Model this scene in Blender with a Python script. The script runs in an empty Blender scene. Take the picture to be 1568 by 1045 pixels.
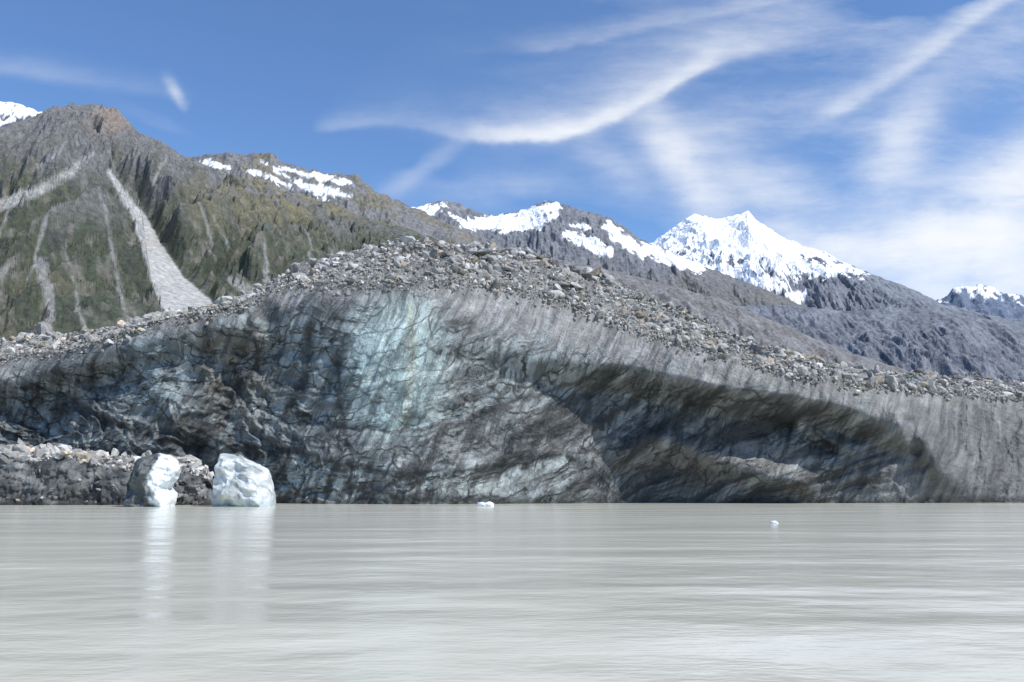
import bpy, math, numpy as np
from mathutils import Vector
rng=np.random.RandomState(7)
F=1305.0; P=math.radians(9.57); H=1.8; cP,sP=math.cos(P),math.sin(P)
def AE(u,v):
    x=(np.asarray(u,float)-784)/F; y=(522.5-np.asarray(v,float))/F
    d=cP-y*sP
    return x/d,(sP+y*cP)/d
def UV(X,Y,Z):
    f=Y*cP+(Z-H)*sP; up=-Y*sP+(Z-H)*cP
    return 784+F*X/f, 522.5-F*up/f
# ---------------- noise
perm=np.random.RandomState(3).permutation(256); perm=np.concatenate([perm,perm,perm])
gr=np.random.RandomState(5).normal(size=(256,3)); gr/=np.linalg.norm(gr,axis=1)[:,None]
def pn(x,y,z):
    x,y,z=np.broadcast_arrays(x,y,z)
    xi=np.floor(x).astype(int);yi=np.floor(y).astype(int);zi=np.floor(z).astype(int)
    xf=x-xi;yf=y-yi;zf=z-zi
    fu=xf*xf*xf*(xf*(xf*6-15)+10);fv=yf*yf*yf*(yf*(yf*6-15)+10);fw=zf*zf*zf*(zf*(zf*6-15)+10)
    def g(i,j,k):
        h=perm[perm[perm[(xi+i)&255]+((yi+j)&255)]+((zi+k)&255)]
        G=gr[h]; return G[...,0]*(xf-i)+G[...,1]*(yf-j)+G[...,2]*(zf-k)
    def l(a,b,t): return a+(b-a)*t
    return 1.6*l(l(l(g(0,0,0),g(1,0,0),fu),l(g(0,1,0),g(1,1,0),fu),fv),l(l(g(0,0,1),g(1,0,1),fu),l(g(0,1,1),g(1,1,1),fu),fv),fw)
def fbm(x,y,z,o=4,r=.5):
    s=0;a=1;f=1;t=0
    for i in range(o):
        s=s+a*pn(x*f+i*7.3,y*f+i*3.1,z*f+i*5.7);t+=a;a*=r;f*=2.03
    return s/t
def ridg(x,y,z,o=4,r=.5):
    s=0;a=1;f=1;t=0
    for i in range(o):
        s=s+a*(1-2*np.abs(pn(x*f+i*7.3,y*f+i*3.1,z*f+i*5.7)));t+=a;a*=r;f*=2.03
    return s/t
def ss(a,b,x):
    t=np.clip((x-a)/(b-a),0,1); return t*t*(3-2*t)
def pd(u,v,pts):
    """distance to polyline & interpolated third value (width)"""
    best=np.full(np.shape(u),1e9);w=np.ones(np.shape(u))
    for (p,q) in zip(pts[:-1],pts[1:]):
        dx,dy=q[0]-p[0],q[1]-p[1]
        t=np.clip(((u-p[0])*dx+(v-p[1])*dy)/(dx*dx+dy*dy),0,1)
        d=np.hypot(u-p[0]-t*dx,v-p[1]-t*dy); m=d<best
        best=np.where(m,d,best); w=np.where(m,p[2]+(q[2]-p[2])*t,w)
    return best,w
def mixc(c,d,m):
    return c+(np.asarray(d)-c)*m[...,None]
def C(*a): return np.array(a,float)
# ---------------- mesh helpers
def new_mesh(name,V,Fc,col=None,mat=None,smooth=True,rough=None,flow=None):
    me=bpy.data.meshes.new(name); n=Fc.shape[1]
    me.vertices.add(len(V)); me.vertices.foreach_set('co',V.astype(np.float32).ravel())
    me.loops.add(Fc.size); me.loops.foreach_set('vertex_index',Fc.astype(np.int32).ravel())
    me.polygons.add(len(Fc)); me.polygons.foreach_set('loop_start',np.arange(0,Fc.size,n,dtype=np.int32))
    me.polygons.foreach_set('use_smooth',np.full(len(Fc),smooth))
    me.update(calc_edges=True)
    if col is not None:
        at=me.attributes.new('Col','FLOAT_COLOR','POINT')
        c=np.ones((len(V),4),np.float32); c[:,:3]=np.clip(col.reshape(-1,3),0,1)
        if rough is not None: c[:,3]=rough.ravel()
        at.data.foreach_set('color',c.ravel())
    if flow is not None:
        at=me.attributes.new('Flow','FLOAT_VECTOR','POINT'); at.data.foreach_set('vector',flow.astype(np.float32).ravel())
    ob=bpy.data.objects.new(name,me); bpy.context.scene.collection.objects.link(ob)
    if mat: me.materials.append(mat)
    return ob
def grid_faces(r,c):
    i=np.arange(r*c).reshape(r,c)
    return np.stack([i[:-1,:-1],i[:-1,1:],i[1:,1:],i[1:,:-1]],-1).reshape(-1,4)
# ---------------- materials
class NT:
    def __init__(s,nt): s.nt=nt
    def n(s,t,**k):
        o=s.nt.nodes.new(t)
        for a,b in k.items(): setattr(o,a,b)
        return o
    def put(s,i,v):
        if isinstance(v,bpy.types.NodeSocket): s.nt.links.new(v,i)
        elif v is not None: i.default_value=v
    def m(s,op,a,b=None,c=None,clamp=False):
        o=s.n('ShaderNodeMath',operation=op,use_clamp=clamp)
        s.put(o.inputs[0],a);s.put(o.inputs[1],b);s.put(o.inputs[2],c); return o.outputs[0]
    def vm(s,op,a,b=None):
        o=s.n('ShaderNodeVectorMath',operation=op); s.put(o.inputs[0],a); s.put(o.inputs[1],b)
        return o.outputs['Value'] if op in('LENGTH','DOT_PRODUCT') else o.outputs[0]
    def noise(s,vec,scale,det=5,rough=.55,dist=0):
        o=s.n('ShaderNodeTexNoise'); s.put(o.inputs['Vector'],vec); o.inputs['Scale'].default_value=scale
        o.inputs['Detail'].default_value=det;o.inputs['Roughness'].default_value=rough;o.inputs['Distortion'].default_value=dist
        return o.outputs[0]
    def mr(s,v,a,b,c,d,smooth=False):
        o=s.n('ShaderNodeMapRange'); 
        if smooth:o.interpolation_type='SMOOTHSTEP'
        s.put(o.inputs[0],v)
        for i,x in enumerate((a,b,c,d)): s.put(o.inputs[i+1],x)
        return o.outputs[0]
    def mix(s,f,a,b,bt='MIX'):
        o=s.n('ShaderNodeMix',data_type='RGBA',blend_type=bt); s.put(o.inputs[0],f)
        s.put(o.inputs[6],a if isinstance(a,bpy.types.NodeSocket) else (*a,1)); s.put(o.inputs[7],b if isinstance(b,bpy.types.NodeSocket) else (*b,1))
        return o.outputs[2]
def newmat(name):
    m=bpy.data.materials.new(name); m.use_nodes=True
    t=NT(m.node_tree); b=m.node_tree.nodes['Principled BSDF']
    return m,t,b
def attr(t):
    a=t.n('ShaderNodeAttribute',attribute_name='Col'); return a.outputs['Color'],a.outputs['Alpha']
def pos(t): return t.n('ShaderNodeNewGeometry').outputs['Position']
def terrain_mat(name,sc,bump=1.,amt=.5,rough=.9,det=4):
    m,t,b=newmat(name); c,al=attr(t); p=pos(t)
    n1=t.noise(p,1/sc,det,.68)
    k=t.mr(n1,.32,.68,1-amt,1+amt)
    t.put(b.inputs['Base Color'],t.vm('MULTIPLY',c,k))
    b.inputs['Roughness'].default_value=rough; b.inputs['Specular IOR Level'].default_value=.15
    bp=t.n('ShaderNodeBump'); bp.inputs['Strength'].default_value=bump; bp.inputs['Distance'].default_value=sc*.4
    t.put(bp.inputs['Height'],n1); t.put(b.inputs['Normal'],bp.outputs[0])
    return m
# ---------------- mountains
FAN=[(165,262,3),(190,300,6),(215,335,9),(235,385,15),(262,440,25),(290,480,38),(300,520,50)]
CHU=[(-30,325,9),(60,292,7),(110,262,5),(140,235,3)]
def crestf(pts):
    p=np.array(pts,float); a,e=AE(p[:,0],p[:,1]); return a,e
def mountain(name,prof,d0,d1,nc,nr,seed,colorf,gul=.10,gx=1.,haze_tint=0.,msc=20,pw=1.15,jag=.006,skew=.3,fan=None,g2a=.4,g3a=.10):
    a,e=crestf(prof)
    A=np.linspace(a.min(),a.max(),nc); E=np.interp(A,a,e)
    s=np.concatenate([np.linspace(0,1,nr),[1.04,1.12,1.3,1.6]])
    AA,SS=np.meshgrid(A,s); EE=np.broadcast_to(E,AA.shape)
    D=d0+(d1-d0)*SS
    sc=1000.*gx; 
    X=AA*D; Hh=EE*d1
    S1=np.minimum(SS,1)
    base=Hh*S1**pw
    warp=fbm(X/sc*1.2,D/sc*1.2,seed+0*X,3)*.5
    xx=X/sc*3.2+warp*1.6+skew*S1*3; yy=D/sc*1.1+warp
    g=ridg(xx,yy,seed+3.3+0*X,6,.55)
    wp2=fbm(X/sc*5,D/sc*5,seed+2+0*X,3)*.6
    g2=ridg(xx*3.1+S1*1.2+wp2,yy*2.+wp2,seed+9+0*X,5,.57)
    g3=ridg(xx*9+S1*5*np.sin(X/sc*3)+wp2*2,yy*5.,seed+14+0*X,4,.6)
    env=(np.sin(np.pi*np.clip(S1,0,1))**.7)
    fm=1.
    if fan is not None:
        U,V=UV(X,D,base+H); fm=np.ones(U.shape)
        for f_ in fan:
            d,w=pd(U,V,f_); fm*=1-.92*(1-ss(-2,12,d-w))
    Z=base+Hh*gul*(g-.35)*env*fm+Hh*gul*g2a*(g2-.1)*(env*.9+.12*(S1>0.05))*fm+Hh*gul*g3a*(g3-.2)*(env*.8+.2*(S1>.05))*fm
    Z+=Hh*jag*fbm(X/sc*14,D/sc*14,seed+1.+0*X,4)*np.minimum(S1*4,1)*2*(.15+.85*fm)
    back=np.clip(SS-1,0,1); Z=Z-Hh*back*1.1
    Z+=H
    U,V=UV(X,D,Z)
    col=colorf(U,V,g,g2,S1,X/sc,D/sc,seed,g3)
    hz=C(.20,.30,.48); lum=col.mean(-1); col=mixc(col,hz,haze_tint*(1-ss(.45,.8,lum)))  # distance haze painted into the slope colours as a blue tint
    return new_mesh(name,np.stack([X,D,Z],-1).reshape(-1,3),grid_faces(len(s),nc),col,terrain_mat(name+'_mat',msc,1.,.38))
def smask(U,V,strokes,x,y,seed,noi=7):
    m=np.zeros(U.shape); n=fbm(x*20,y*20,seed+0*x,4)*noi*1.5
    for st in strokes:
        d,w=pd(U,V,st); m=np.maximum(m,1-ss(-1.2,1.2,d+n-w))
    return m
ROCK=C(.19,.185,.18);VEG=C(.052,.060,.031);SCREE=C(.33,.325,.31);SNOW=C(.86,.88,.92);BRN=C(.24,.19,.15)
def colA(U,V,g,g2,S,x,y,sd,g3):
    n=fbm(x*6,y*6,sd+0*x,5); n2=fbm(x*25,y*25,sd+4+0*x,5,.6)
    up=ss(340,215,V+n*130+n2*50+(U-150)*-.12)
    c=np.zeros(U.shape+(3,))+VEG
    c=mixc(c,C(.105,.095,.055),ss(-.15,.4,n2+n*.5)*.7)
    c=mixc(c,C(.15,.14,.125),ss(.15,.5,n2*.7+g3*.5-.1)*.75)
    c=mixc(c,ROCK*.85,up*.9)
    c=mixc(c,C(.19,.165,.085),ss(-.1,.35,n+.15)*ss(245,285,V)*ss(380,300,V)*ss(230,420,U)*.8)
    c=mixc(c,C(.040,.038,.034),ss(.05,.4,-n2)*.5)
    gul=ss(.25,-.2,g)*ss(.3,-.1,g2+n2*.5)*ss(-.1,.3,n+.35)
    c=mixc(c,SCREE*.6,gul*.8)
    c=mixc(c,SCREE*.65,ss(.1,-.25,g3)*ss(.1,-.2,g2)*.6)
    c=mixc(c,SCREE*.8,up*ss(.0,.4,n2-g2*.5)*.9)
    c=mixc(c,BRN,ss(50,15,np.hypot((U-168),(V-183)*1.6)+n2*25)*.8)
    st=[FAN,CHU,[(-20,440,6),(10,415,5),(25,395,2)],
        [(60,405,9),(72,440,7),(78,500,6)],[(165,340,1.5),(180,430,2.2),(200,500,2.5)],
        [(70,330,1.5),(60,380,2),(40,430,1.5)],[(405,370,2),(412,430,3.5)],[(355,430,5),(385,450,9)],[(100,380,1),(115,450,1.5),(130,500,1.5)],
        [(150,290,1),(165,340,2)],[(300,300,.6),(320,350,1.3),(330,400,1)],[(50,260,1.5),(90,235,2.),(100,215,1.5)],[(330,330,.8),(350,380,1.)],[(470,350,1.),(480,400,1.5)],[(255,240,1.5),(235,280,2)],[(20,300,.6),(0,360,1.5)]]
    n3=fbm(x*12,y*12,sd+8+0*x,5,.6)*15
    for i,s_ in enumerate(st):
        big=i<2
        d,w=pd(U+n3*(.3 if big else .8),V,s_); c=mixc(c,SCREE*(1.1 if i==0 else .95 if big else .8)*(1+.12*n2[...,None]),(1-ss(-1.5,2. if big else 2.5,d-w+n2*(1 if i==0 else 4)))*(1 if i==0 else .85 if big else .7))
    return c
def mkcol(base,alt,strokes=(),vs=None,nz=30,rocky=0.,sns=7,green=None):
    def f(U,V,g,g2,S,x,y,sd,g3):
        n=fbm(x*5,y*5,sd+0*x,5); n2=fbm(x*18,y*18,sd+4+0*x,5,.6)
        c=np.zeros(U.shape+(3,))+base
        c=mixc(c,alt,ss(-.25,.3,n+n2*.4)); c=mixc(c,base*.5,ss(.05,.45,-n2)*.7)
        c=mixc(c,SCREE*.8,ss(.25,-.2,g)*ss(-.15,.25,n2)*.7)
        c=mixc(c,SCREE*.75,ss(.05,-.3,g3)*ss(-.1,.2,n)*.6)
        if green is not None: c=mixc(c,C(.12,.10,.06),ss(green,green+70,V+n*60)*.7)
        m=smask(U,V,strokes,x,y,sd,sns) if strokes else np.zeros(U.shape)
        if vs is not None:
            p=np.array(vs,float); vl=np.interp(U,p[:,0],p[:,1])
            q=(vl-V)+n2*nz*1.8+n*nz*1.2-(g2*.5+.3)*nz*rocky
            m=np.maximum(m,ss(-1.5,2.5,q))
        c=mixc(c,SNOW,m); return c
    return f
mountain('mountain_slope',[(-500,250),(-300,225),(-100,215),(0,199),(40,190),(70,172),(85,168),(120,168),(150,163),(178,172),(200,192),(213,207),(250,222),(285,244),(330,264),(400,284),(480,308),(560,335),(620,352),(700,385),(800,425),(1000,500),(1300,600)],
  500,2200,1300,440,11.3,colA,gul=.14,gx=.5,haze_tint=.04,msc=8,skew=.35,jag=.006,fan=[FAN,CHU],g2a=.33,g3a=.08)
mountain('mountain_ridge',[(60,300),(150,240),(230,232),(290,243),(310,240),(345,234),(380,238),(415,235),(435,250),(470,262),(520,268),(545,272),(560,283),(600,305),(640,322),(700,350),(780,385),(900,430),(1000,480)],
  2300,3500,700,220,21.7,mkcol(ROCK*.9,C(.17,.15,.10),[[(300,246,2),(325,252,4),(350,258,2)],[(380,262,3),(415,272,4),(445,287,4)],[(440,260,2),(465,266,3),(490,272,5),(538,280,4)],[(465,283,3),(495,292,8),(535,300,4)],[(420,262,2),(450,275,4),(500,305,3)],[(395,245,1),(430,262,2)]],sns=6),haze_tint=.06,msc=16,gul=.12,gx=.7,jag=.01)
mountain('snowy_mountain',[(-600,120),(-100,140),(0,157),(30,161),(65,174),(110,200),(200,260),(300,330)],3500,5000,400,120,31.,mkcol(ROCK*.6,ROCK*.8,vs=[(-600,230),(300,230)],nz=55,rocky=1.4),haze_tint=.1,msc=30)
mountain('snowy_mountain',[(450,400),(560,345),(600,325),(640,318),(660,313),(682,308),(710,316),(735,326),(765,331),(800,323),(822,314),(835,308),(852,310),(880,321),(930,333),(958,350),(985,370),(1020,383),(1080,410),(1160,440),(1300,500),(1500,560)],
  2800,5000,1100,280,41.,mkcol(ROCK*.75,ROCK*1.,[[(638,320,4),(660,322,8),(680,314,3)],[(712,345,5),(745,342,10),(790,340,13),(820,325,9),(850,318,8)],[(775,352,6),(810,345,9),(850,330,5)],
   [(868,360,6),(900,372,11),(932,388,7)],[(930,346,6),(955,368,10),(985,387,7)],[(985,380,7),(1020,394,10),(1070,410,8)],[(690,330,2),(720,340,3)],[(880,345,3),(900,350,4)]],sns=9,green=390),haze_tint=.12,msc=25,gul=.11,gx=.9,g2a=.33)
mountain('snowy_mountain',[(850,440),(930,390),(1000,372),(1022,357),(1045,340),(1062,329),(1085,335),(1112,336),(1135,328),(1145,324),(1158,338),(1190,360),(1230,378),(1262,386),(1290,402),(1320,415),(1360,430),(1400,445),(1440,465),(1500,480),(1568,494),(1800,520),(2000,540)],
  3600,8000,1300,340,52.,mkcol(ROCK*.72,ROCK*1.,[[(1205,450,3),(1225,452,7),(1220,475,3)],[(1215,402,8),(1250,414,10),(1290,412,6),(1320,418,4)],[(1050,405,8),(1095,412,11),(1130,424,12),(1180,436,11),(1205,440,8)]],vs=[(850,400),(1000,410),(1060,424),(1120,438),(1200,440),(1240,426),(1320,422),(1350,372),(1380,300),(2000,250)],nz=42,rocky=.8,sns=16),haze_tint=.18,msc=35,gul=.11,gx=1.3,g2a=.33)
mountain('snowy_mountain',[(1300,520),(1380,485),(1440,462),(1458,446),(1472,438),(1490,441),(1510,439),(1530,447),(1568,457),(1640,440),(1750,420),(2000,460)],
  9000,11500,400,120,63.,mkcol(ROCK*.5,ROCK*.7,vs=[(1300,478),(2000,478)],nz=40,rocky=1.3),haze_tint=.35,msc=60,gul=.14,gx=2.2,jag=.02)
mountain('foothill',[(500,420),(700,372),(780,382),(850,398),(920,412),(1000,432),(1100,458),(1200,500),(1300,540),(1400,572),(1568,600),(1900,640)],
  1500,2700,800,200,71.,mkcol(C(.15,.13,.10),C(.20,.185,.165)),haze_tint=.12,msc=12,gul=.13,gx=.5)
mountain('foothill',[(980,500),(1100,470),(1200,468),(1300,478),(1400,470),(1480,485),(1568,500),(1700,490),(2000,520)],
  2400,3500,800,180,77.,mkcol(C(.12,.105,.085),C(.18,.17,.155)),haze_tint=.22,msc=16,gul=.16,gx=.7)
# ---------------- ice material
def ice_mat(name):
    m,t,b=newmat(name); c,al=attr(t); p=pos(t)
    fa=t.n('ShaderNodeAttribute',attribute_name='Flow').outputs['Vector']
    n1=t.noise(p,.9,5,.68,0)
    n3=t.noise(p,10.,1,.6)
    def nm(sc,det,s=1.,off=0.,di=.3):
        mp=t.n('ShaderNodeMapping'); t.put(mp.inputs[0],fa); mp.inputs['Scale'].default_value=sc; mp.inputs['Location'].default_value=(off,off,off)
        return t.noise(mp.outputs[0],s,det,.62,di)
    f1=nm((.60,.14,.0),4,1.,3.,0)
    f2=nm((.0,1.0,.18),4,1.,11.,0)
    k=t.m('MULTIPLY',t.mr(n1,.3,.7,.74,1.26),t.mr(f2,.32,.68,.55,1.5))
    k=t.m('MULTIPLY',k,t.mr(n3,.3,.7,.78,1.22))
    def line(f,lo,w): return t.mr(t.m('ABSOLUTE',t.m('SUBTRACT',f,lo)),0,w,1,0,True)
    nc=t.n('ShaderNodeTexNoise'); t.put(nc.inputs[0],p); nc.inputs['Scale'].default_value=.3; nc.inputs['Detail'].default_value=4
    def veins(sc,amp,w0,w1):
        mv=t.n('ShaderNodeMapping'); t.put(mv.inputs[0],fa); mv.inputs['Scale'].default_value=sc
        wv=t.vm('ADD',mv.outputs[0],t.vm('MULTIPLY',nc.outputs[1],(amp,amp,0)))
        vo=t.n('ShaderNodeTexVoronoi',feature='DISTANCE_TO_EDGE',voronoi_dimensions='2D'); t.put(vo.inputs['Vector'],wv); vo.inputs['Scale'].default_value=1.
        return t.mr(vo.outputs['Distance'],w0,w1,1,0,True)
    ve=t.m('MULTIPLY',veins((.36,.11,0),1.5,.005,.075),t.mr(n1,.36,.52,.3,.95))       # long curves following the layering
    mp2=t.n('ShaderNodeMapping'); t.put(mp2.inputs[0],fa)
    sep=t.n('ShaderNodeSeparateXYZ'); t.put(sep.inputs[0],fa); cb=t.n('ShaderNodeCombineXYZ'); t.put(cb.inputs[0],t.m('MULTIPLY',sep.outputs[1],.38)); t.put(cb.inputs[1],t.m('MULTIPLY',sep.outputs[2],.10))
    wv2=t.vm('ADD',cb.outputs[0],t.vm('MULTIPLY',nc.outputs[1],(1.3,1.3,0)))
    vo2=t.n('ShaderNodeTexVoronoi',feature='DISTANCE_TO_EDGE',voronoi_dimensions='2D'); t.put(vo2.inputs['Vector'],wv2); vo2.inputs['Scale'].default_value=1.
    ve2=t.m('MULTIPLY',t.mr(vo2.outputs['Distance'],.005,.065,1,0,True),t.mr(n1,.40,.56,.05,.85))  # steep fractures
    dk=t.m('MAXIMUM',line(f1,.44,.04),t.m('MULTIPLY',line(f2,.42,.045),.7))
    dk=t.m('MULTIPLY',dk,t.mr(n1,.36,.58,.15,.95))
    dk=t.m('MAXIMUM',dk,t.m('MAXIMUM',ve,ve2))
    dk=t.m('MULTIPLY',dk,al)
    cc=t.vm('MULTIPLY',c,k)
    cc=t.mix(dk,cc,(.022,.024,.024))
    t.put(b.inputs['Base Color'],cc)
    t.put(b.inputs['Roughness'],t.mr(n3,.3,.7,.32,.75)); b.inputs['Specular IOR Level'].default_value=.4
    bp=t.n('ShaderNodeBump'); bp.inputs['Strength'].default_value=.75; bp.inputs['Distance'].default_value=.4
    t.put(bp.inputs['Height'],t.m('ADD',t.m('ADD',n1,t.m('MULTIPLY',f2,.7)),t.m('MULTIPLY',n3,.2))); t.put(b.inputs['Normal'],bp.outputs[0])
    return m
ICE=ice_mat('dirty_glacier_ice')
# ---------------- glacier
lip=[(-500,560),(-200,552),(0,545),(100,538),(160,520),(200,503),(270,484),(360,468),(400,449),(450,433),(540,429),(600,433),(700,428),(760,433),(830,450),(900,474),(1000,512),(1100,544),(1200,567),(1250,579),(1350,590),(1450,600),(1568,610),(1800,640),(2100,670)]
crest=[(-500,530),(-200,522),(0,522),(90,514),(160,512),(230,490),(330,472),(385,450),(430,430),(470,408),(510,391),(560,379),(600,375),(640,368),(700,374),(780,384),(860,400),(930,426),(1000,459),(1080,494),(1150,524),(1230,553),(1300,565),(1400,575),(1500,580),(1568,588),(1800,620),(2100,655)]
bulge=[(-500,600),(0,580),(100,560),(200,525),(300,505),(400,490),(480,490),(560,520),(640,520),(700,525),(800,540),(880,550),(950,556),(1080,584),(1200,600),(1280,614),(1340,636),(1400,668),(1440,700),(1480,735),(1568,768),(2100,770)]
rec=[(-500,2.2),(0,2.2),(200,2.5),(400,1.8),(480,.8),(560,.2),(640,.0),(740,.5),(840,1.9),(920,3.2),(1000,4.2),(1250,4.4),(1340,3),(1420,1.2),(1500,.2),(2100,.1)]
def ci(pts,A,which=1):
    p=np.array(pts,float); a,e=AE(p[:,0],p[:,1] if which else np.full(len(p),600.)); return np.interp(A,a,e if which else p[:,1])
NC=1500; A=np.linspace(-.82,.82,NC)
def sm(x,k=15):
    ker=np.hanning(2*k+3)[1:-1];ker/=ker.sum(); return np.convolve(np.pad(x,k,mode='edge'),ker,'valid')
el,ec,eb,R=sm(ci(lip,A)),sm(ci(crest,A)),sm(ci(bulge,A)),sm(ci(rec,A,0),40)
el=el+.003*fbm(A*22,A*0,A*0+8,4)
eb=np.minimum(eb,el-.006)
Yb=82+3*pn(A*5,A*0+3.,A*0)+ss(.35,.62,A)*6+ss(-.3,-.6,A)*4
K=.42; zb=H+eb*Yb; zl=H+el*(Yb+K*((H+el*Yb)-zb)); zl=np.maximum(zl,zb+.3); Yl=Yb+K*(zl-zb)
NF=300;NT_=130
w=np.linspace(0,1,NF)[:,None]; z=-2.5+(zl+2.5)[None,:]*w
dz=z-zb; Y=Yb+K*.5*(dz+np.sqrt(dz*dz+4))-K*.3+R*ss(0,1,-dz/3.)
X=A[None,:]*Y
U,V=UV(X,Y,z)
below=ss(-.5,2.,-dz); edge=ss(1.,.9,w); right=ss(1300,1450,U)
bowl=np.interp(U,[0,150,300,400,520,620,720,850,1000,1200,1400,1568],[560,600,640,665,678,672,650,590,500,400,350,330])
lw=fbm(X*.12,Y*0+1.,z*.12,3)
fol=V-bowl+lw*30
left=ss(560,400,U)
disp=1.5*fbm(X*.09,Y*0,z*.11,3)*(.4+.6*below)
bil=1-np.abs(fbm(X*.24+lw*1.5+z*.1,Y*0+5,z*.30+lw,4,.5))*3.2
disp+=below*(bil-.3)*(.12+.65*left)*1.
disp+=below*.12*(1-4*np.abs(pn(fol*.045,X*.03,Y*0+2)))*.5
sx_=X-z*.45+lw*1.5
fl=ridg(sx_*.5,Y*0,z*.07,5,.6)
disp+=(.26+.10*left)*fl
disp+=.15*fbm(X*.9-z*.3,Y*0+9,z*.7,5,.6)+right*.6*fbm(sx_*.5,Y*0+19,z*.3,4)
for st,amp in [([(960,690,26),(1000,672,20),(1060,690,20),(1150,722,22),(1230,742,12)],1.5),([(590,725,10),(700,720,10),(830,690,9),(900,705,8)],.3),
               ([(1080,590,10),(1230,655,10),(1300,690,10),(1390,660,10)],.4),([(500,655,7),(600,658,8),(700,640,7)],-.3),([(1370,640,16),(1420,690,20),(1450,740,20)],1.2),
               ([(1392,650,9),(1405,690,9)],-1.2),
               ([(70,640,30),(90,600,20),(120,625,10)],-1.6),([(150,590,22),(190,570,14)],-1.),([(300,520,14),(350,570,20),(340,640,24)],-.9),([(225,560,26),(260,640,26)],.8),
               ([(400,470,14),(420,520,16),(400,560,14)],-.8),([(510,560,9),(500,600,10),(470,650,12)],-.7),
               ([(1195,655,11),(1205,652,9)],-1.6),([(1250,682,14),(1262,690,10)],-1.4),([(300,690,20),(330,760,26)],-2.)]:
    d,wd=pd(U+lw*20,V,st); disp+=amp*np.exp(-(d/wd)**2)
disp*=edge
Yd=Y-disp*.95; Zd=z+disp*.35*(1-below)*ss(0,1,w*3)
Xd=A[None,:]*Yd+.10*below*fbm(X*.5,Y*0+12,z*.5,3)
n1=fbm(X*.15,Y*0+20,z*.2,4); n2=fbm(X*.6-z*.2,Y*0+22,z*.6,5,.6); foln=fbm(fol*.04,X*.035,Y*0+30,5,.6); streak=fbm(sx_*.9,Y*0+33,z*.10,5,.6)
col=np.zeros(U.shape+(3,))+C(.165,.175,.173)
col=mixc(col,C(.034,.036,.036),ss(-.05,.25,foln+n1*.4+streak*.4)*.88)
col=mixc(col,C(.36,.39,.38),ss(.0,.35,-foln-.05+n2*.35-streak*.3)*.8)
col=mixc(col,C(.16,.195,.205),left*ss(-.1,.35,n2)*.6)
col=mixc(col,C(.14,.125,.09),ss(100,30,np.hypot(U-375,(V-575)*1.1)+n2*80)*.35)
def blob(u,v,ru,rv,s=40): return ss(1.25,.45,np.hypot((U-u)/ru,(V-v)/rv)+n2*.35+n1*.25)
col=mixc(col,C(.40,.50,.485),blob(605,560,90,115)*(.65+.35*ss(-.3,.3,streak)))
col=mixc(col,C(.30,.34,.335),blob(800,560,120,70)*.4)
col=mixc(col,C(.24,.29,.305),blob(460,560,60,110)*.4)
col=mixc(col,C(.24,.31,.34),blob(230,570,70,80)*.5)
col=mixc(col,C(.38,.43,.425),(ss(695,725,V)*ss(1000,700,U)*ss(330,400,U))*ss(-.2,.25,n2-streak*.8)*.75)
col=mixc(col,C(.30,.29,.275),blob(1110,700,170,24)*.6)
shade_tint=ss(850,930,U)*ss(1420,1330,U)*ss(560,600,V+n1*20)
col=col*(1-.35*shade_tint[...,None])  # shadow under the overhang deepened in the ice colour itself
d,wd=pd(U+n2*5,V,[(628,470,7),(630,560,8),(622,650,7)]); col=mixc(col,C(.24,.22,.14),np.exp(-(d/wd)**2)*.5)
for st in [[(505,655,4),(600,660,4),(700,650,5),(830,600,5),(960,560,7)],[(520,560,6),(515,620,6),(520,660,5)],[(440,690,4),(600,725,4),(740,720,4),(900,690,5)],[(540,745,6),(640,765,8),(760,765,8)],
           [(1000,590,8),(900,660,7),(820,700,6),(700,735,5)],[(950,560,6),(850,640,6),(780,680,5)],[(1080,620,9),(960,700,8),(860,770,8)],[(480,500,7),(455,600,9),(430,650,6)],[(370,480,6),(400,540,6),(350,620,9)],[(100,620,12),(200,660,9),(300,690,10)]]:
    d,wd=pd(U+n1*25,V+n2*14,st); col=mixc(col,C(.025,.027,.028),np.exp(-(d/wd)**2)*.8)
ub0=np.interp(U,[0,200,400,480,560,700,800,950,1080,1200,1280,1340,1400,1460,1568],[570,505,465,450,450,470,515,556,584,600,614,636,665,715,768])
ub=ss(-22,22,(ub0-V)+n1*40+streak*40+n2*14)
dirty=C(.235,.232,.226)*(1+.65*streak[...,None]+.25*n2[...,None])
col=mixc(col,dirty,ub*.93)
col=mixc(col,C(.105,.104,.102)*(1+.9*streak[...,None]),ss(1330,1430,U)*ss(600,640,V+n1*50)*.9)
topd=ss(3,0,(zl-z)+n2*2.2); col=mixc(col,C(.16,.155,.145)*(1+.4*n2[...,None]),topd*.7)
wet=ss(1.,0,z+n2*.3); col=col*(1-.55*wet[...,None])
crk=((1-ub)*ss(1450,1250,U)*.95+.08)*(1-.35*blob(605,560,90,110))
t=np.linspace(0,1,NT_)[1:,None]
Yc=Yl+7+90*(ec-el).clip(0); zc=H+ec*Yc
Yt=Yl+(Yc-Yl)*t; zt=zl+(zc-zl)*(t**.9)
Xt=A[None,:]*Yt
bump=fbm(Xt*.25,Yt*.25,0*Xt,5)*1.1+fbm(Xt*1.2,Yt*1.2,0*Xt+3,3)*.35
zt=zt+bump*ss(0,.15,t)
tb=np.array([.1,.3,.7,1.5,3,6])[:,None]; Yk=Yc+10*tb; zk=zc-5*tb+0*Yk; zk=np.maximum(zk,-3); Xk=A[None,:]*Yk
n4=fbm(Xt*1.5,Yt*1.5,0*Xt,4)[...,None]
ct=C(.18,.175,.165)*(1+.6*n4); ck=np.zeros(Xk.shape+(3,))+C(.2,.19,.18)
cat=np.concatenate
GV=np.stack([cat([Xd,Xt,Xk]),cat([Yd,Yt,Yk]),cat([Zd,zt,zk])],-1)
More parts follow.
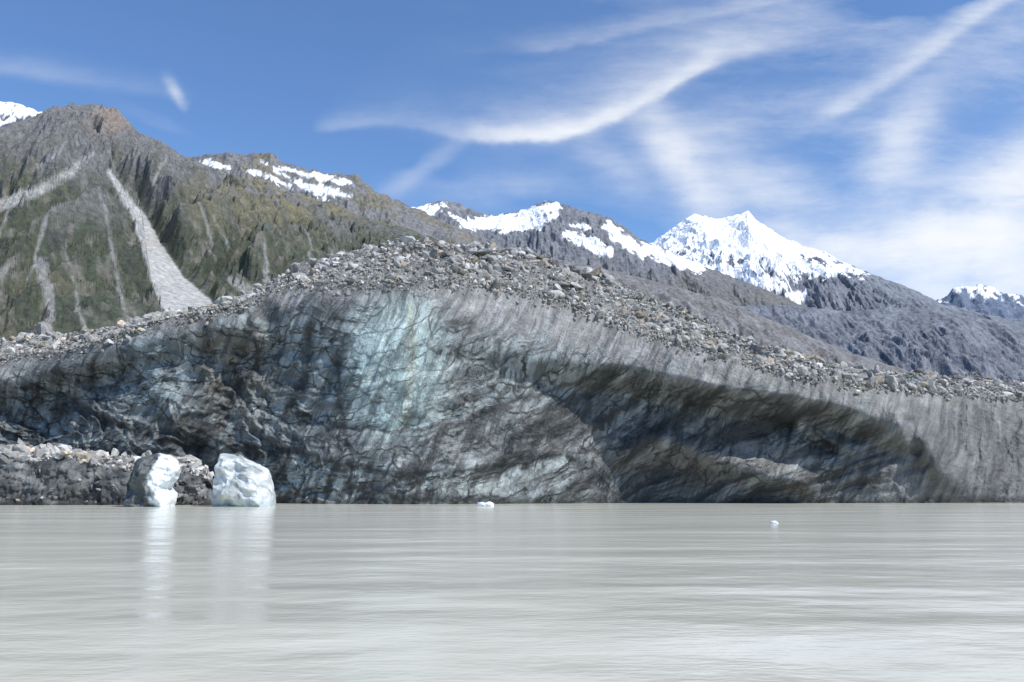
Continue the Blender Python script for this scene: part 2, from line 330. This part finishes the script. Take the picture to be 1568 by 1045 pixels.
GC=cat([col,ct,ck]); GR=cat([crk,0*Xt,0*Xk])
fz=fol/14.
FL=np.stack([cat([fz,0*Xt,0*Xk]),cat([sx_,Xt,Xk]),cat([z,Yt*4,Yk*4])],-1)
new_mesh('glacier',GV.reshape(-1,3),grid_faces(GV.shape[0],NC),GC,ICE,True,GR,FL)
# ---------------- rocks
def rockbase(n=24):
    out=[]
    import bmesh
    bm=bmesh.new(); bmesh.ops.create_icosphere(bm,subdivisions=2,radius=1)
    V0=np.array([v.co[:] for v in bm.verts]); F0=np.array([[v.index for v in f.verts] for f in bm.faces]); bm.free()
    V0/=np.linalg.norm(V0,axis=1)[:,None]
    for i in range(n):
        D=rng.normal(size=(7,3)); D=np.vstack([D,-D[:3]+rng.normal(size=(3,3))*.3]); D/=np.linalg.norm(D,axis=1)[:,None]; h=rng.uniform(.38,.8,len(D))
        q=np.maximum(V0@D.T,1e-3); r=np.minimum((h/q).min(1),1.3)
        V=V0*r[:,None]*np.array([1.25,rng.uniform(.6,1.),rng.uniform(.45,.9)])
        out.append(V)
    return out,F0
RB,RF=rockbase()
def rocks(name,Pts,size,mat,cl,tilt=.6):
    N=len(Pts); nv=len(RB[0]); idx=rng.randint(0,len(RB),N); B=np.array(RB)[idx]
    a=rng.uniform(0,6.28,N); b=rng.normal(size=N)*tilt; c=rng.normal(size=N)*tilt
    o=np.zeros(N); l=np.ones(N)
    def M(rows): return np.stack([np.stack(r,-1) for r in rows],-2)
    Rz=M([[np.cos(a),-np.sin(a),o],[np.sin(a),np.cos(a),o],[o,o,l]]); Rx=M([[l,o,o],[o,np.cos(b),-np.sin(b)],[o,np.sin(b),np.cos(b)]]); Ry=M([[np.cos(c),o,np.sin(c)],[o,l,o],[-np.sin(c),o,np.cos(c)]])
    R_=Rx@Ry@Rz
    Vs=np.einsum('nij,nkj->nki',R_,B)*size[:,None,None]+Pts[:,None,:]
    Cs=np.repeat(cl[:,None,:],nv,1)
    Fc=(RF[None]+(np.arange(N)*nv)[:,None,None]).reshape(-1,3)
    return new_mesh(name,Vs.reshape(-1,3),Fc,Cs.reshape(-1,3),mat,False)
ROCKM=terrain_mat('rubble_stone',.6,.6,.3,.85,2)
def rcol(N,b=.30):
    g=b*np.exp(rng.normal(size=N)*.30); c=np.stack([g,g*.975,g*.92],-1)
    k=rng.rand(N)<.12; c[k]*=np.array([1.08,.94,.78]); return c
N=50000
ri=rng.rand(N); ci_=rng.randint(0,NC,N)
row=NF-2+(ri*(NT_+1)).astype(int)
k=rng.rand(N)<.06; row[k]=NF-2-(np.abs(rng.normal(size=k.sum()))*8).astype(int)
Pp=GV[row,ci_]+rng.normal(size=(N,3))*[.06,.1,0]
sz=np.minimum(.09*(1-rng.rand(N))**(-1/2.3),.75); sz[k]=np.minimum(sz[k],.28)
cl_=pn(Pp[:,0]*.25,Pp[:,1]*.25,Pp[:,2]*0+4); sz*=np.clip(1+.7*cl_,.6,1.5)
Pp[:,2]+=sz*.12
rocks('moraine_rubble',Pp,sz,ROCKM,rcol(N))
# ---------------- rubble bank at left
Ab=np.linspace(-.9,-.330,420)
bl=[(-500,705),(0,702),(60,706),(100,698),(150,712),(200,722),(260,722),(300,724),(322,735),(334,768),(345,790)]
bc=[(-500,680),(0,686),(50,690),(100,691),(150,698),(200,700),(250,704),(300,708),(322,722),(334,766),(345,790)]
e1,e2=sm(ci(bl,Ab),4),sm(ci(bc,Ab),4)
Yb1=77.5+.8*pn(Ab*14,Ab*0+3,Ab*0); z1=H+e1*Yb1+.0; Yb2=Yb1+6.5; z2=H+e2*Yb2
w=np.linspace(0,1,60)[:,None]; zf=-1+(z1+1)*w; Yf=Yb1+1.6*w**1.5; Xf=Ab*Yf
dd=1.6*fbm(Xf*.35,Yf*0,zf*.4,5,.6)+.2*ridg(Xf*2,Yf*0,zf*.8,3); Yf=Yf-dd*ss(1,.8,w)
t=np.linspace(0,1,50)[1:,None]; Yg=Yb1+1.6+(Yb2-Yb1-1.6)*t; zg=z1+(z2-z1)*t+.6*fbm(Ab*Yg*.5,Yg*.5,0*Yg,4)*ss(0,.2,t); Xg=Ab*Yg
tb=np.array([.5,2,5])[:,None]; Yh=Yb2+tb*1.2; zh=z2-tb*1.2; Xh=Ab*Yh
BV=np.stack([cat([Xf,Xg,Xh]),cat([Yf,Yg,Yh]),cat([zf,zg,zh])],-1)
nb=fbm(BV[...,0]*.5,BV[...,1]*.3,BV[...,2]*.5,5,.6)
bcx=np.zeros(nb.shape+(3,))+C(.12,.122,.12); bcx=mixc(bcx,C(.24,.24,.235),ss(.0,.4,nb)); bcx=mixc(bcx,C(.04,.043,.044),ss(.1,-.3,nb)*.85); bcx=mixc(bcx,C(.04,.04,.04),ss(.8,0,BV[...,2]+nb))
new_mesh('rubble_bank',BV.reshape(-1,3),grid_faces(BV.shape[0],420),bcx,terrain_mat('bank_mat',1.5,.8,.4,.7),True)
N=2200; r_=58+(rng.rand(N)*52).astype(int); c_=rng.randint(0,405,N)
sz=np.minimum(.15*(1-rng.rand(N))**(-1/2.),.9); P2=BV[r_,c_].copy(); P2[:,2]+=sz*.2
rocks('bank_rubble',P2,sz,ROCKM,rcol(N,.36))
N=420; r_=(rng.rand(N)*60).astype(int); c_=rng.randint(0,415,N); sz=rng.uniform(.08,.4,N); k=BV[r_,c_][:,2]>-.1
k&=(rng.rand(N)<.25)|(c_>330)
rocks('bank_stones',BV[r_,c_][k],sz[k],ROCKM,rcol(k.sum(),.2))
# ---------------- icebergs
bm_,t_,b_=newmat('berg_ice'); c_a,al_=attr(t_); p_=pos(t_)
n1_=t_.noise(p_,1.6,5,.6)
t_.put(b_.inputs['Base Color'],t_.vm('MULTIPLY',c_a,t_.mr(n1_,.3,.7,.78,1.1))); b_.inputs['Roughness'].default_value=.45
bp_=t_.n('ShaderNodeBump'); bp_.inputs['Strength'].default_value=.7; bp_.inputs['Distance'].default_value=.35
t_.put(bp_.inputs['Height'],n1_); t_.put(b_.inputs['Normal'],bp_.outputs[0])
def grid_faces_wrap(r,c):
    i=np.arange(r*c).reshape(r,c); j=np.roll(i,-1,axis=1)
    return np.stack([i[:-1],j[:-1],j[1:],i[1:]],-1).reshape(-1,4)
def berg(name,outl,Yd,thick,colf,seed,nz=.22):
    p=np.array(outl,float); a,e=AE(p[:,0],p[:,1]); ox=a*Yd; oz=H+e*Yd
    cx,cz=ox.mean(),oz.mean()
    th=np.linspace(0,1,161)[:-1]; L=np.r_[0,np.cumsum(np.hypot(np.diff(np.r_[ox,ox[0]]),np.diff(np.r_[oz,oz[0]])))]; L/=L[-1]
    px=np.interp(th,L,np.r_[ox,ox[0]]); pz=np.interp(th,L,np.r_[oz,oz[0]])
    r=np.sin(np.linspace(0,1,46)*np.pi/2)
    r=np.r_[r,r[-2::-1]]; side=np.r_[-np.ones(46),np.ones(45)]
    XX=cx+(px-cx)[None]*r[:,None]; ZZ=cz+(pz-cz)[None]*r[:,None]
    YY=Yd+side[:,None]*thick*(1-r[:,None]**3.2).clip(0)**.6+0*XX
    s=np.hypot(px.max()-px.min(),pz.max()-pz.min())/5
    q=[XX/s,YY/s,ZZ/s]
    def N_(o,sc,oc=4): return fbm(q[0]*sc+o,q[1]*sc+o*.7,q[2]*sc+seed,oc)
    scal=1-np.abs(N_(4,.7,3))*4
    XX=XX+s*nz*(N_(0,.9)); YY=YY+s*nz*(1.8*N_(9,.8)-.6*scal); ZZ=ZZ+s*nz*.6*N_(17,.9)
    col=colf(XX,YY,ZZ,N_(31,.8,5),(XX-px.min())/(px.max()-px.min()))
    return new_mesh(name,np.stack([XX,YY,ZZ],-1).reshape(-1,3),grid_faces_wrap(len(r),160),col,bm_)
def cw(X,Y,Z,n,x):
    c=np.zeros(X.shape+(3,))+C(.60,.63,.63); c=mixc(c,C(.27,.30,.305),ss(-.05,.3,n)*.8); return mixc(c,C(.36,.46,.47),ss(.7,.1,Z)*.7)
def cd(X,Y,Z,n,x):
    c=np.zeros(X.shape+(3,))+C(.78,.83,.85); return mixc(c,C(.085,.095,.095),ss(.66,.56,x+n*.22))  # left part: dirt plus its shaded side, both put into the colour
def cfl(X,Y,Z,n,x): return np.zeros(X.shape+(3,))+C(.8,.84,.86)
berg('iceberg',[(329,790),(330,760),(331,735),(335,708),(344,696),(358,697),(372,698),(384,706),(398,709),(411,720),(415,740),(418,765),(419,790)],74.,2.3,cw,3.,.3)
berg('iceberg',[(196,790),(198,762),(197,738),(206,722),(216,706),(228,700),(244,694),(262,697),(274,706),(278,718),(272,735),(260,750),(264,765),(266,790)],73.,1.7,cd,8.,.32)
berg('ice_floe',[(730,777),(731,770),(738,769),(743,770),(750,768),(756,771),(757,777)],74.,.5,cfl,5.)
berg('ice_floe',[(1179,803),(1180,799),(1184,797),(1189,798),(1192,801),(1191,804)],41.,.16,cfl,6.)
# ---------------- lake
wm,t,b=newmat('glacial_lake_water'); p=pos(t)
def wav(sx,sy,sc,det,off,rot=0):
    mp=t.n('ShaderNodeMapping'); t.put(mp.inputs[0],p); mp.inputs['Scale'].default_value=(sx,sy,1); mp.inputs['Location'].default_value=(off,off,0); mp.inputs['Rotation'].default_value=(0,0,rot)
    return t.noise(mp.outputs[0],sc,det,.5,0)
h=t.m('MULTIPLY',wav(.10,.28,1.,1,3,.04),.24)
h=t.m('ADD',h,t.m('MULTIPLY',wav(.7,1.2,1.,1,9,-.08),.040))
h=t.m('ADD',h,t.m('MULTIPLY',wav(3.,6.,1.3,2,19,.08),.009))
bp=t.n('ShaderNodeBump'); bp.inputs['Strength'].default_value=1.; bp.inputs['Distance'].default_value=1.
t.put(bp.inputs['Height'],h); t.put(b.inputs['Normal'],bp.outputs[0])
silt=t.mr(wav(.03,.12,1.,3,40),.35,.65,0,1)
t.put(b.inputs['Base Color'],t.mix(silt,(.51,.50,.42),(.57,.56,.475)))
b.inputs['Roughness'].default_value=.15; b.inputs['IOR'].default_value=1.33; b.inputs['Specular IOR Level'].default_value=.32
V4=np.array([[-9000,-6000,0],[9000,-6000,0],[9000,140,0],[-9000,140,0]],float)
new_mesh('lake',V4,np.array([[0,1,2,3]]),None,wm,False)
V5=np.array([[-40000,-30000,-1.5],[40000,-30000,-1.5],[40000,40000,-1.5],[-40000,40000,-1.5]],float)
gm=terrain_mat('ground_mat',20); new_mesh('ground',V5,np.array([[0,1,2,3]]),np.tile(C(.15,.14,.12),(4,1)),gm,False)
# ---------------- light
S=Vector((.53,-.33,.80)).normalized()
sd=bpy.data.lights.new('sun','SUN'); sd.energy=4.9; sd.angle=math.radians(.53); sd.color=(1,.97,.92)
so=bpy.data.objects.new('sun',sd); so.rotation_euler=S.to_track_quat('Z','Y').to_euler(); bpy.context.scene.collection.objects.link(so)
# ---------------- sky
W=bpy.data.worlds.new('World'); bpy.context.scene.world=W; W.use_nodes=True; nt=W.node_tree; nt.nodes.clear(); t=NT(nt)
try:
    W.cycles.sampling_method='MANUAL'; W.cycles.sample_map_resolution=256
except Exception as e: print(e)
sky=t.n('ShaderNodeTexSky',sky_type='NISHITA'); sky.sun_disc=False; sky.sun_elevation=math.asin(S.z); sky.sun_rotation=math.atan2(S.x,S.y)
sky.altitude=700; sky.air_density=1.; sky.dust_density=.4; sky.ozone_density=1.6
g=t.n('ShaderNodeTexCoord').outputs['Generated']; sx=t.n('ShaderNodeSeparateXYZ'); t.put(sx.inputs[0],g)
yy=t.m('MAXIMUM',sx.outputs[1],.08); aa=t.m('DIVIDE',sx.outputs[0],yy); ee=t.m('DIVIDE',sx.outputs[2],yy)
cv=t.n('ShaderNodeCombineXYZ'); t.put(cv.inputs[0],aa); t.put(cv.inputs[1],ee); base=cv.outputs[0]
def warp(vec,sc,amp,det=2):
    n=t.n('ShaderNodeTexNoise'); t.put(n.inputs[0],vec); n.inputs['Scale'].default_value=sc; n.inputs['Detail'].default_value=det
    return t.vm('ADD',vec,t.vm('MULTIPLY',t.vm('SUBTRACT',n.outputs[1],(.5,.5,.5)),(amp,amp,0)))
w1=warp(base,2.5,.04,1); w2=warp(w1,40.,.010,3)
s2=t.n('ShaderNodeSeparateXYZ'); t.put(s2.inputs[0],w2); wa,we=s2.outputs[0],s2.outputs[1]
def fc(x,pts):
    o=t.n('ShaderNodeFloatCurve'); t.put(o.inputs['Value'],x); c=o.mapping.curves[0]
    pts=sorted(pts); c.points[0].location=pts[0]; c.points[1].location=pts[-1]
    for q in pts[1:-1]: c.points.new(*q)
    o.mapping.update(); return o.outputs[0]
an=t.mr(wa,-1,1,0,1)
def streak(pts,wl,wu,inten):
    p=np.array(pts,float); a,e=AE(p[:,0],p[:,1]); c=fc(an,[(float((x+1)/2),float(y)) for x,y in zip(a,e)])
    q=[(float((AE(u,300)[0]+1)/2),i) for u,i in inten]; I=fc(an,q)
    d=t.m('SUBTRACT',we,c); up=t.m('GREATER_THAN',d,0)
    wd=t.m('ADD',wl/F,t.m('MULTIPLY',up,(wu-wl)/F)); d=t.m('DIVIDE',d,wd)
    return t.m('MULTIPLY',t.m('EXPONENT',t.m('MULTIPLY',t.m('MULTIPLY',d,d),-1.)),I)
def blobc(u,v,ru,rv,ang,amp):
    a,e=AE(u,v); o=t.vm('SUBTRACT',w2,(float(a),float(e),0))
    r=t.n('ShaderNodeVectorRotate',rotation_type='Z_AXIS'); t.put(r.inputs['Vector'],o); r.inputs['Angle'].default_value=-math.radians(ang)
    l=t.vm('LENGTH',t.vm('MULTIPLY',r.outputs[0],(F/ru,F/rv,0)))
    return t.m('MULTIPLY',t.m('EXPONENT',t.m('MULTIPLY',t.m('MULTIPLY',l,l),-1.)),amp)
dens=None
S1=[(200,240),(470,208),(600,192),(700,213),(800,216),(880,205),(950,178),(1020,140),(1080,103),(1130,85),(1300,40)]
parts=[streak(S1,8,20,[(300,0),(460,0),(520,.16),(620,.1),(680,.15),(760,.7),(900,.85),(1000,.6),(1080,.7),(1110,.3),(1180,.08),(1300,0)]),
 streak([(u,v-12) for u,v in S1],22,62,[(500,0),(680,.1),(800,.25),(950,.34),(1080,.34),(1200,.15),(1300,0)]),
 streak([(900,320),(1200,205),(1300,158),(1400,95),(1470,40),(1540,-10),(1700,-120)],16,28,[(1000,0),(1180,.0),(1280,.32),(1450,.5),(1550,.5),(1700,.2)]),
 streak([(500,60),(800,76),(900,60),(1000,36),(1150,5),(1400,-60)],8,26,[(600,0),(780,.04),(870,.18),(1000,.16),(1200,.18),(1400,0)]),
 streak([(-300,90),(0,108),(120,128),(250,150),(400,190)],12,22,[(-200,.10),(0,.11),(150,.10),(300,.03),(400,0)]),
 blobc(263,150,26,9,-55,.55),blobc(245,195,90,18,-20,.15),
 blobc(1055,265,120,36,-60,.75),blobc(1190,300,110,50,-30,.5),blobc(1130,190,150,50,20,.2),
 blobc(1380,220,95,40,60,.65),blobc(1510,340,190,70,25,1.2),blobc(1568,270,120,50,50,.65),blobc(1340,375,220,36,5,.8),blobc(1560,430,140,45,10,1.),
 blobc(640,265,80,14,35,.2),blobc(770,290,110,25,0,.28),blobc(940,260,70,25,-40,.28),blobc(1520,80,120,60,50,.2)]
for q in parts: dens=q if dens is None else t.m('ADD',dens,q)
def stretched(ang,scx,scy,s,det,r):
    mp=t.n('ShaderNodeMapping'); t.put(mp.inputs[0],w1); mp.inputs['Rotation'].default_value=(0,0,math.radians(ang)); mp.inputs['Scale'].default_value=(scx,scy,1)
    return t.noise(mp.outputs[0],s,det,r,0)
nz=stretched(-32,1.8,5.,2.6,6,.64); nz2=stretched(-48,2.2,12.,3.2,5,.66); nz3=t.noise(w1,7.,4,.6)
tex=t.m('ADD',t.m('MULTIPLY',t.mr(nz,.35,.68,.2,1.35),.5),t.m('ADD',t.m('MULTIPLY',t.mr(nz2,.35,.65,.15,1.45),.25),t.m('MULTIPLY',t.mr(nz3,.35,.65,.1,1.5),.3)))
veil=t.m('MULTIPLY',t.m('MULTIPLY',t.mr(nz,.42,.74,0.02,.45),t.mr(nz2,.35,.65,.5,1.15)),t.mr(aa,-.2,.5,.0,.6,True))
dens=t.m('ADD',t.m('MULTIPLY',dens,tex),veil); dens=t.m('SUBTRACT',1.,t.m('EXPONENT',t.m('MULTIPLY',dens,-1.35)))
up=t.mr(sx.outputs[2],-.02,.06,0,1); dens=t.m('MULTIPLY',dens,up,None,True)
skc=t.mix(1.,sky.outputs[0],(.80,1.0,1.22),'MULTIPLY')
b1=t.n('ShaderNodeBackground'); t.put(b1.inputs[0],skc); b1.inputs[1].default_value=.15
b2=t.n('ShaderNodeBackground'); b2.inputs[0].default_value=(.95,.97,1,1); b2.inputs[1].default_value=1.05
mx=t.n('ShaderNodeMixShader'); t.put(mx.inputs[0],dens); t.put(mx.inputs[1],b1.outputs[0]); t.put(mx.inputs[2],b2.outputs[0])
o=t.n('ShaderNodeOutputWorld'); t.put(o.inputs[0],mx.outputs[0])
# ---------------- camera
cd_=bpy.data.cameras.new('camera'); cd_.sensor_width=36; cd_.lens=36*F/1568; cd_.clip_end=100000; cd_.clip_start=.1
co=bpy.data.objects.new('camera',cd_); co.location=(0,0,H); co.rotation_euler=(math.pi/2+P,0,0)
bpy.context.scene.collection.objects.link(co); bpy.context.scene.camera=co
sc=bpy.context.scene; sc.view_settings.view_transform='Standard'; sc.view_settings.look='None'; sc.view_settings.exposure=0
